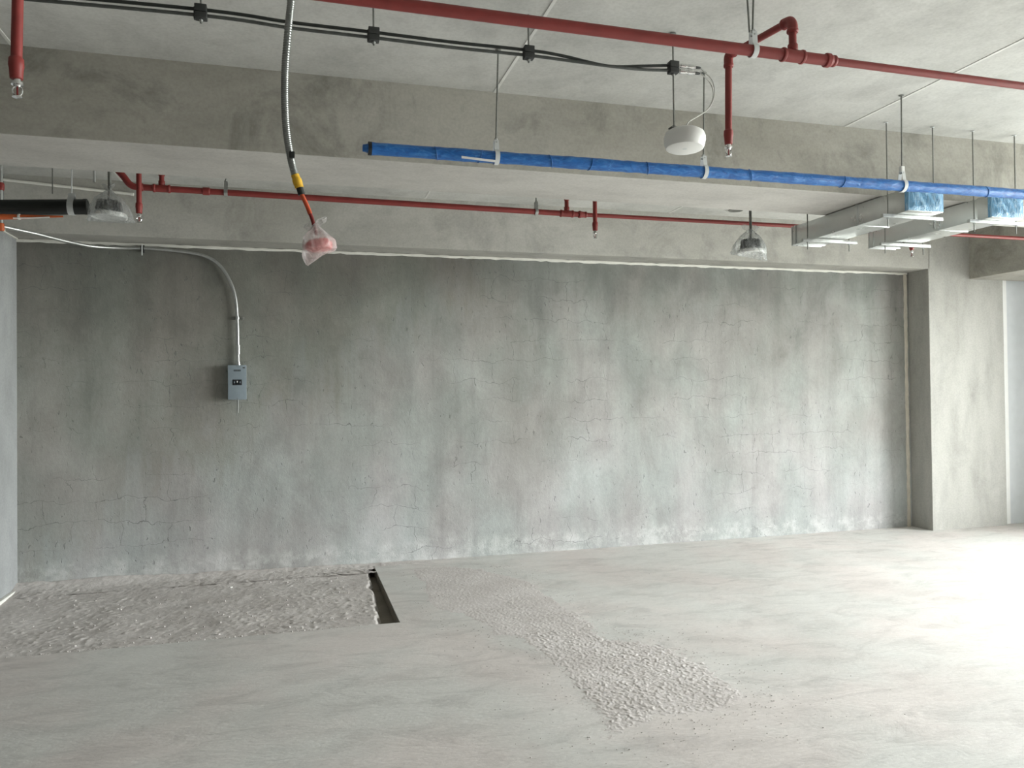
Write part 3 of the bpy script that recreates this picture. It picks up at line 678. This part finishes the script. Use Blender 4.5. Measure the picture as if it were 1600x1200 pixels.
# ------------------------------------------------------------------ flexible conduit with bagged detector
YX = 2.65
fx = thing('flexible_conduit', 'grey corrugated flexible conduit hanging in a long curve, taped at its end', 'conduit', (.03, YX, CEIL))
P = bez([(.035, YX, CEIL), (.015, YX, 3.25), (-.004, YX, 2.995), (-.015, YX, 2.883), (-.026, YX, 2.753), (-.029, YX, 2.646), (-.025, YX, 2.54), (-.012, YX, 2.445), (.004, YX, 2.375)], 60)
MB().tube(P, [.0118+.0010*math.cos(i*math.pi/2) for i in range(len(P))], 16).build('corrugated_sleeve', M['flex'], fx, ang=80)
MB().tube(bez([(.002, YX, 2.385), (.010, YX, 2.362), (.016, YX, 2.343)], 6), [.0135]*4+[.0155]*5+[.0145]*4, 14).build('yellow_tape', M['yellow'], fx)
MB().tube([(.0155, YX, 2.347), (.023, YX, 2.320)], .0115, 14).build('black_tape', M['black'], fx)
MB().box((-.016, YX-.022, 2.437), (.002, YX-.008, 2.458), .003).build('black_tape', M['black'], fx)
MB().tube(bez([(.022, YX, 2.323), (.034, YX, 2.298), (.043, YX, 2.277), (.050, YX, 2.258)], 6), .0075, 12).build('orange_cable', M['orange'], fx)
MB().tube(bez([(.048, YX, 2.262), (.056, YX, 2.243), (.063, YX, 2.215), (.070, YX, 2.190)], 6), .0062, 12).build('red_cable', M['deep_red'], fx)
dt = thing('fire_detector', 'round red detector hanging inside the frosted bag', 'detector', (.078, YX, 2.19))
axd = Vector((-.12, 0, 1)).normalized()
MB().lathe([(.0, -.015), (.034, -.014), (.041, -.010), (.0445, -.003), (.045, .010), (.042, .014), (.0, .015)], (.078, YX, 2.150), axd, 32).build('dust_cover', M['detector_red'], dt)
MB().lathe([(.0, .014), (.036, .015), (.034, .021), (.014, .024), (.0, .025)], (.078, YX, 2.150), axd, 28).build('base', M['detector_red'], dt)

CR = Vector((math.cos(yaw), -math.sin(yaw), 0)); CF = Vector((math.sin(yaw), math.cos(yaw), 0))
def bag(name, label, neck, rings, material, ears, seed):
    """polythene bag: rings = (offset along width, height, half width, half depth, tilt) from neck to bottom seam"""
    rnd = random.Random(seed); neck = Vector(neck); root = thing(name, label, 'bag', neck, None)
    seg = 48; V = []; F = []; full = []
    for i in range(len(rings)-1):
        for q in range(5):
            t = q/5; full.append(tuple(rings[i][c]*(1-t)+rings[i+1][c]*t for c in range(5)))
    full.append(rings[-1])
    for j, (ox, hz, hw, hd, tl) in enumerate(full):
        s = j/(len(full)-1)
        for k_ in range(seg):
            a = 2*math.pi*k_/seg; wr = 1+.10*(1-s)*math.sin(a*9+seed)+.045*math.sin(a*5+s*9+seed)+.03*math.sin(a*13-s*14)+rnd.uniform(-.015, .015)
            u = math.cos(a)*hw*(wr if s < .9 else 1); v_ = math.sin(a)*hd*wr
            V.append(neck+CR*(ox+u)+CF*v_+Vector((0, 0, hz+u*tl)))
    for j in range(len(full)-1):
        for k_ in range(seg):
            a = j*seg+k_; c = j*seg+(k_+1) % seg; F.append((a, c, c+seg, a+seg))
    MB().add(V, F).build('film', material, root, ang=70)
    MB().lathe([(.004, -.006), (.0085, -.003), (.0085, .004), (.004, .007)], neck, seg=14).build('tie', material, root)
    for (dx, dz, wd) in ears:      # the gathered ends above the knot, flared like small leaves
        V = []; F = []
        for i in range(7):
            t = i/6; c = neck+CR*(dx*t)+Vector((0, 0, dz*t)); w_ = wd*(math.sin(math.pi*min(1, t*1.0+.05))**.7)*.5+.002
            side = (Vector((0, 0, 1))*abs(dx)-CR*(dz if dx > 0 else -dz)*1.0).normalized() if abs(dx) > 1e-4 else CR
            for q in range(5):
                b_ = q/4-.5; V.append(c+side*(w_*2*b_)+CF*(-.010*math.cos(b_*3)+.006*math.sin(i*1.7+q*2)))
        for i in range(6):
            for q in range(4): a = i*5+q; F.append((a, a+1, a+6, a+5))
        MB().add(V, F).build('gathered_end', material, root, ang=70)
    return root
bag('plastic_bag', 'frosted plastic bag tied round the red detector on the flexible conduit', (.069, YX, 2.222),
    [(0, 0, .0075, .0075, 0), (.002, -.012, .016, .015, 0), (.006, -.030, .034, .032, -.05), (.010, -.046, .051, .05, -.05), (.011, -.062, .0545, .054, -.03), (.011, -.084, .0545, .053, .05), (.010, -.094, .053, .038, .22), (.006, -.108, .040, .014, .62), (.002, -.115, .030, .003, .75)],
    M['bag_frost'], [(.036, .024, .020), (-.040, -.010, .030)], 3)

# ------------------------------------------------------------------ bagged lamps behind the deep beam
def lamp(label, x, y, z, tilt, R_=.105):
    """z = height of the lens"""
    l = thing('pendant_lamp', label, 'lamp', (x, y, CEIL), 'finned lamps in plastic bags')
    ax = Vector((tilt, 0, 1)).normalized(); o = Vector((x, y, z))
    MB().tube([o+ax*.11, o+ax*.17, (x+tilt*.15, y, CEIL)], .0115, 14).build('stem', M['steel'], l)
    MB().lathe([(.0, .022), (.055, .022), (.050, .10), (.035, .112), (.0, .113)], o, ax, 28).build('heat_sink', M['sink'], l)
    fn = MB(); u = ax.orthogonal().normalized(); v_ = ax.cross(u)
    for k_ in range(22):
        a = 2*math.pi*k_/22; d = u*math.cos(a)+v_*math.sin(a); s = ax.cross(d)*.0022; q = []
        for rr_, hh in ((.045, .024), (.090, .024), (.078, .105), (.045, .105)):
            for g in (-1, 1): q.append(o+d*rr_+ax*hh+s*g)
        fn.add(q, [(0, 2, 4, 6), (1, 7, 5, 3), (0, 1, 3, 2), (2, 3, 5, 4), (4, 5, 7, 6), (6, 7, 1, 0)])
    fo = fn.build('fins', M['sink'], l, False); fo['kind'] = 'stuff'
    MB().lathe([(.070, .026), (R_*.95, .020), (R_, .010), (R_, -.008), (R_*.93, -.012), (R_*.88, -.004), (.06, .006)], o, ax, 40).build('rim', M['white'], l)
    MB().lathe([(.0, .003), (R_*.88, .003), (R_*.88, .006), (.0, .007)], o, ax, 40).build('lens', M['white'], l)
lamp('dark finned lamp with white rim in a clear bag beside the black pipe end', -1.244, 5.9, 2.915, .03, .118)
lamp('dark finned lamp with white rim in a clear bag left of the ducts', 3.735, 5.75, 2.832, .02, .112)
bag('plastic_bag', 'clear plastic bag with two pointed corners round the lamp beside the black pipe', (-1.244, 5.9, 3.10),
    [(0, 0, .013, .013, 0), (0, -.02, .035, .03, 0), (.004, -.06, .085, .08, -.01), (.008, -.11, .118, .112, -.03), (.010, -.16, .134, .128, -.05), (.012, -.195, .145, .120, -.05), (.014, -.218, .158, .06, -.055), (.017, -.226, .172, .004, -.058)],
    M['bag_clear'], [(-.045, .040, .03), (.04, .045, .026)], 7)
bag('plastic_bag', 'clear plastic bag with flared knot round the lamp left of the ducts', (3.732, 5.75, 3.028),
    [(0, 0, .014, .014, 0), (0, -.02, .035, .03, 0), (-.006, -.06, .082, .075, 0), (-.010, -.11, .114, .105, -.03), (-.010, -.16, .131, .125, -.07), (-.010, -.195, .142, .118, -.12), (-.010, -.225, .150, .06, -.17), (-.014, -.242, .157, .004, -.20)],
    M['bag_clear'], [(-.075, .035, .05), (.075, .015, .06)], 11)
# round opening in the slab behind the beam
MB_ = MB().lathe([(.05, -.004), (.065, -.012), (.075, -.012), (.075, .0), (.05, .0)], (4.42, 7.06, CEIL), seg=28)
o = MB_.build('junction_ring', M['steel'], None); tag(o, 'dark round box rim on the slab just above the bagged lamp', 'junction box')

# ------------------------------------------------------------------ far left services
bk = thing('black_pipe', 'thick black pipe ending beside the left bagged lamp', 'pipe', (-1.9, 6.1, 2.98))
MB().tube([(XL, 6.1, 2.96), (-1.43, 6.1, 3.018)], .054, 28).build('pipe_run', M['black'], bk)
MB().lathe([(.040, -.01), (.056, -.01), (.056, .012), (.048, .016), (.040, .010)], (-1.435, 6.1, 3.018), (1, 0, .06), 28).build('end_rim', M['black'], bk)
MB().box((-2.10, 6.042, 2.955), (-2.05, 6.05, 2.99), .002).build('label', M['clamp'], bk)
def strap_hanger(x, y, zc, r, label):
    h = thing('strap_hanger', label, 'hanger', (x, y, CEIL))
    MB().tube([(x, y, CEIL), (x, y, zc+r+.03)], .0042, 8).build('rod', M['strap'], h)
    V = []; F = []; K = 36
    for k_ in range(K):
        a = 2*math.pi*k_/K
        for dx, q in ((-.02, r+.001), (.02, r+.001), (.02, r+.004), (-.02, r+.004)):
            zz = math.sin(a)*q; yy = math.cos(a)*q
            if math.sin(a) > .5: zz += (math.sin(a)-.5)*.08; yy *= (1-(math.sin(a)-.5)*1.2)
            V.append((x+dx, y+yy, zc+zz))
    for k_ in range(K):
        for q in range(4): F.append((k_*4+q, k_*4+(q+1) % 4, ((k_+1) % K)*4+(q+1) % 4, ((k_+1) % K)*4+q))
    MB().add(V, F).build('strap', M['strap'], h)
strap_hanger(-1.525, 6.1, 3.012, .054, 'pale strap hanger round the end of the black pipe')
o = rod_mb(-1.47, 6.5, 3.42, CEIL, .006); hr = thing('hanger_rod', 'short steel rod with nut between black pipe hanger and left bagged lamp', 'rod', (-1.47, 6.5, CEIL))
o.build('rod', M['steel'], hr); MB().tube([(-1.47, 6.5, 3.30), (-1.47, 6.5, 3.43)], .009, 10).build('coupling', M['galv'], hr)
o = thing('hanger_rod', 'thin bare rod hanging just left of the black pipe strap hanger', 'rod', (-1.62, 5.95, CEIL))
MB().tube([(-1.615, 5.98, CEIL), (-1.62, 6.0, 3.075)], .0038, 8).build('rod', M['steel'], o)
op = thing('orange_conduit', 'orange tube lying under the black pipe at the left edge', 'conduit', (-2.0, 6.0, 2.9))
MB().tube([(XL, 6.02, 2.888), (-2.0, 6.02, 2.899), (-1.80, 6.02, 2.910), (-1.56, 6.02, 2.925)], [.026, .022, .015, .006], 14).build('tube', M['orange_pipe'], op)
MB().tube([(-1.86, 5.998, 2.893), (-1.76, 6.002, 2.900), (-1.64, 6.006, 2.912)], .0045, 8).build('white_tie', M['white'], op)
MB().lathe([(.019, -.008), (.021, 0), (.019, .008)], (-1.83, 6.02, 2.908), (1, 0, .05), 14).build('band', M['caulk'], op)
wt = MB(); wt.tube([(XL, 7.325, 3.487), (-1.355, 7.325, 3.423)], .012, 14); wt.lathe([(.014, -.012), (.014, .012)], (-1.36, 7.325, 3.423), (1, 0, -.06), 14)
o = wt.build('white_tube', M['caulk'], None); tag(o, 'thin white tube sloping along the beam behind the left bagged lamp', 'tube')
vc = thing('riser_conduit', 'short upright grey conduit with red fittings at the left edge', 'conduit', (-2.222, 6.9, 3.01))
MB().tube([(-2.222, 6.9, 3.01), (-2.222, 6.9, CEIL)], .011, 14).build('tube', M['galv'], vc)
for z in (3.005, 3.325):
    MB().lathe([(.018, -.03), (.022, -.02), (.022, .02), (.018, .03)], (-2.222, 6.9, z), seg=14).build('fitting', M['orange_pipe'] if z < 3.2 else M['red'], vc)

# ------------------------------------------------------------------ conduit down to the panel box
YW = 7.615
cn = thing('metal_conduit', 'galvanised conduit bending down the back wall into the grey panel box', 'conduit', (-.52, YW, 2.0))
P = [(-2.222, 6.9, 3.012), (-2.12, 7.0, 3.005), (-2.021, 7.1, 2.998), (-1.861, 7.3, 2.984), (-1.70, 7.49, 2.983), (-1.5, YW, 3.002), (-1.332, YW, 3.008), (-1.13, YW, 3.001), (-.911, YW, 2.980), (-.775, YW, 2.945), (-.663, YW, 2.863), (-.582, YW, 2.723), (-.538, YW, 2.575), (-.522, YW, 2.366), (-.519, YW, 2.15), (-.517, YW, 1.94)]
MB().tube(bez(P, 10), .0145, 16).build('tube', M['galv'], cn)
MB().lathe([(.0145, -.045), (.019, -.043), (.019, .043), (.0145, .045)], (-.518, YW, 2.09), seg=16).build('coupling', M['galv'], cn)
MB().lathe([(.0145, .03), (.018, .03), (.018, .012), (.023, .010), (.023, 0)], (-.517, YW, 1.945), seg=16).build('connector', M['galv'], cn)
for xx, zz, L_ in ((-1.62, 3.003, 'x'),):
    MB().lathe([(.0145, -.02), (.0165, -.02), (.0165, .02), (.0145, .02)], (xx, YW, zz), (1, 0, 0), 16).build('coupling', M['galv'], cn)
def saddle(x, z, vert, label):
    s = thing('pipe_saddle', label, 'clamp', (x, YB, z), 'saddle clamps of the conduit')
    if vert:
        MB().box((x-.055, YB-.03, z-.012), (x+.055, YB, z+.012), .002).build('strut', M['steel'], s)
        MB().lathe([(.0145, -.012), (.018, -.012), (.018, .012), (.0145, .012)], (x, YW, z), seg=16).build('band', M['galv'], s)
        MB().lathe([(.004, 0), (.010, 0), (.010, .012), (.004, .012)], (x+.04, YB-.045, z), (0, 1, 0), 6).build('bolt', M['steel'], s)
    else:
        MB().box((x-.014, YB-.03, z-.035), (x+.014, YB, z+.03), .002).build('strut', M['clamp'], s)
        MB().lathe([(.0145, -.014), (.020, -.014), (.020, .014), (.0145, .014)], (x, YW, z), (1, 0, 0), 16).build('band', M['clamp'], s)
        MB().tube([(x, YW-.02, z-.07), (x, YW-.02, z+.03)], .005, 8).build('bolt', M['strap'], s)
saddle(-.521, 2.385, True, 'saddle clamp on the upright conduit above the grey panel box')
saddle(-1.332, 3.008, False, 'dark saddle clamp where the conduit runs along the wall top')
pn = thing('panel_box', 'grey blue electrical panel box on the back wall', 'electrical panel', (-.52, YB, 1.625))
x0, x1, z0, z1 = -.605, -.443, 1.623, 1.944
MB().box((x0+.004, 7.575, z0+.003), (x1-.004, YB, z1-.003), .003).build('enclosure', M['panel'], pn)
MB().box((x0, 7.560, z0), (x1, 7.577, z1), .004).build('cover', M['panel'], pn)
pc = [o for o in pn.children if o.name.startswith('cover')][0]
MB().box((-.553, 7.5585, 1.886), (-.493, 7.5605, 1.901)).build('name_plate', M['dark'], pn)
mk = MB()
for i in range(7): mk.box((-.548+i*.0075, 7.5580, 1.890), (-.5445+i*.0075, 7.5588, 1.897))
mk.build('plate_lettering', M['panel'], pn, False)
MB().box((-.564, 7.5580, 1.757), (-.482, 7.5605, 1.809), .0015).build('breaker_bezel', M['dark'], pn)
for i in range(3):
    b_ = MB().box((-.558+i*.025, 7.5530, 1.762), (-.537+i*.025, 7.5590, 1.804), .0015).build('breaker', M['breaker'], pn)
    MB().box((-.552+i*.025, 7.5485, 1.776+.006*(i == 1)), (-.543+i*.025, 7.5540, 1.792+.006*(i == 1)), .001).build('toggle', M['white'] if i == 1 else M['panel'], b_)
for z in (z0+.012, z1-.012): MB().lathe([(.0, 0), (.004, 0), (.004, -.002), (.0, -.003)], (-.523, 7.560, z), (0, 1, 0), 10).build('screw', M['steel'], pn)
MB().box((-.475, 7.5588, 1.914), (-.455, 7.5605, 1.924)).build('sticker', M['clamp'], pn)
MB().tube([(-.521, YB-.006, 1.63), (-.521, YB-.004, 1.50)], .0016, 6).build('wire', M['strap'], pn)
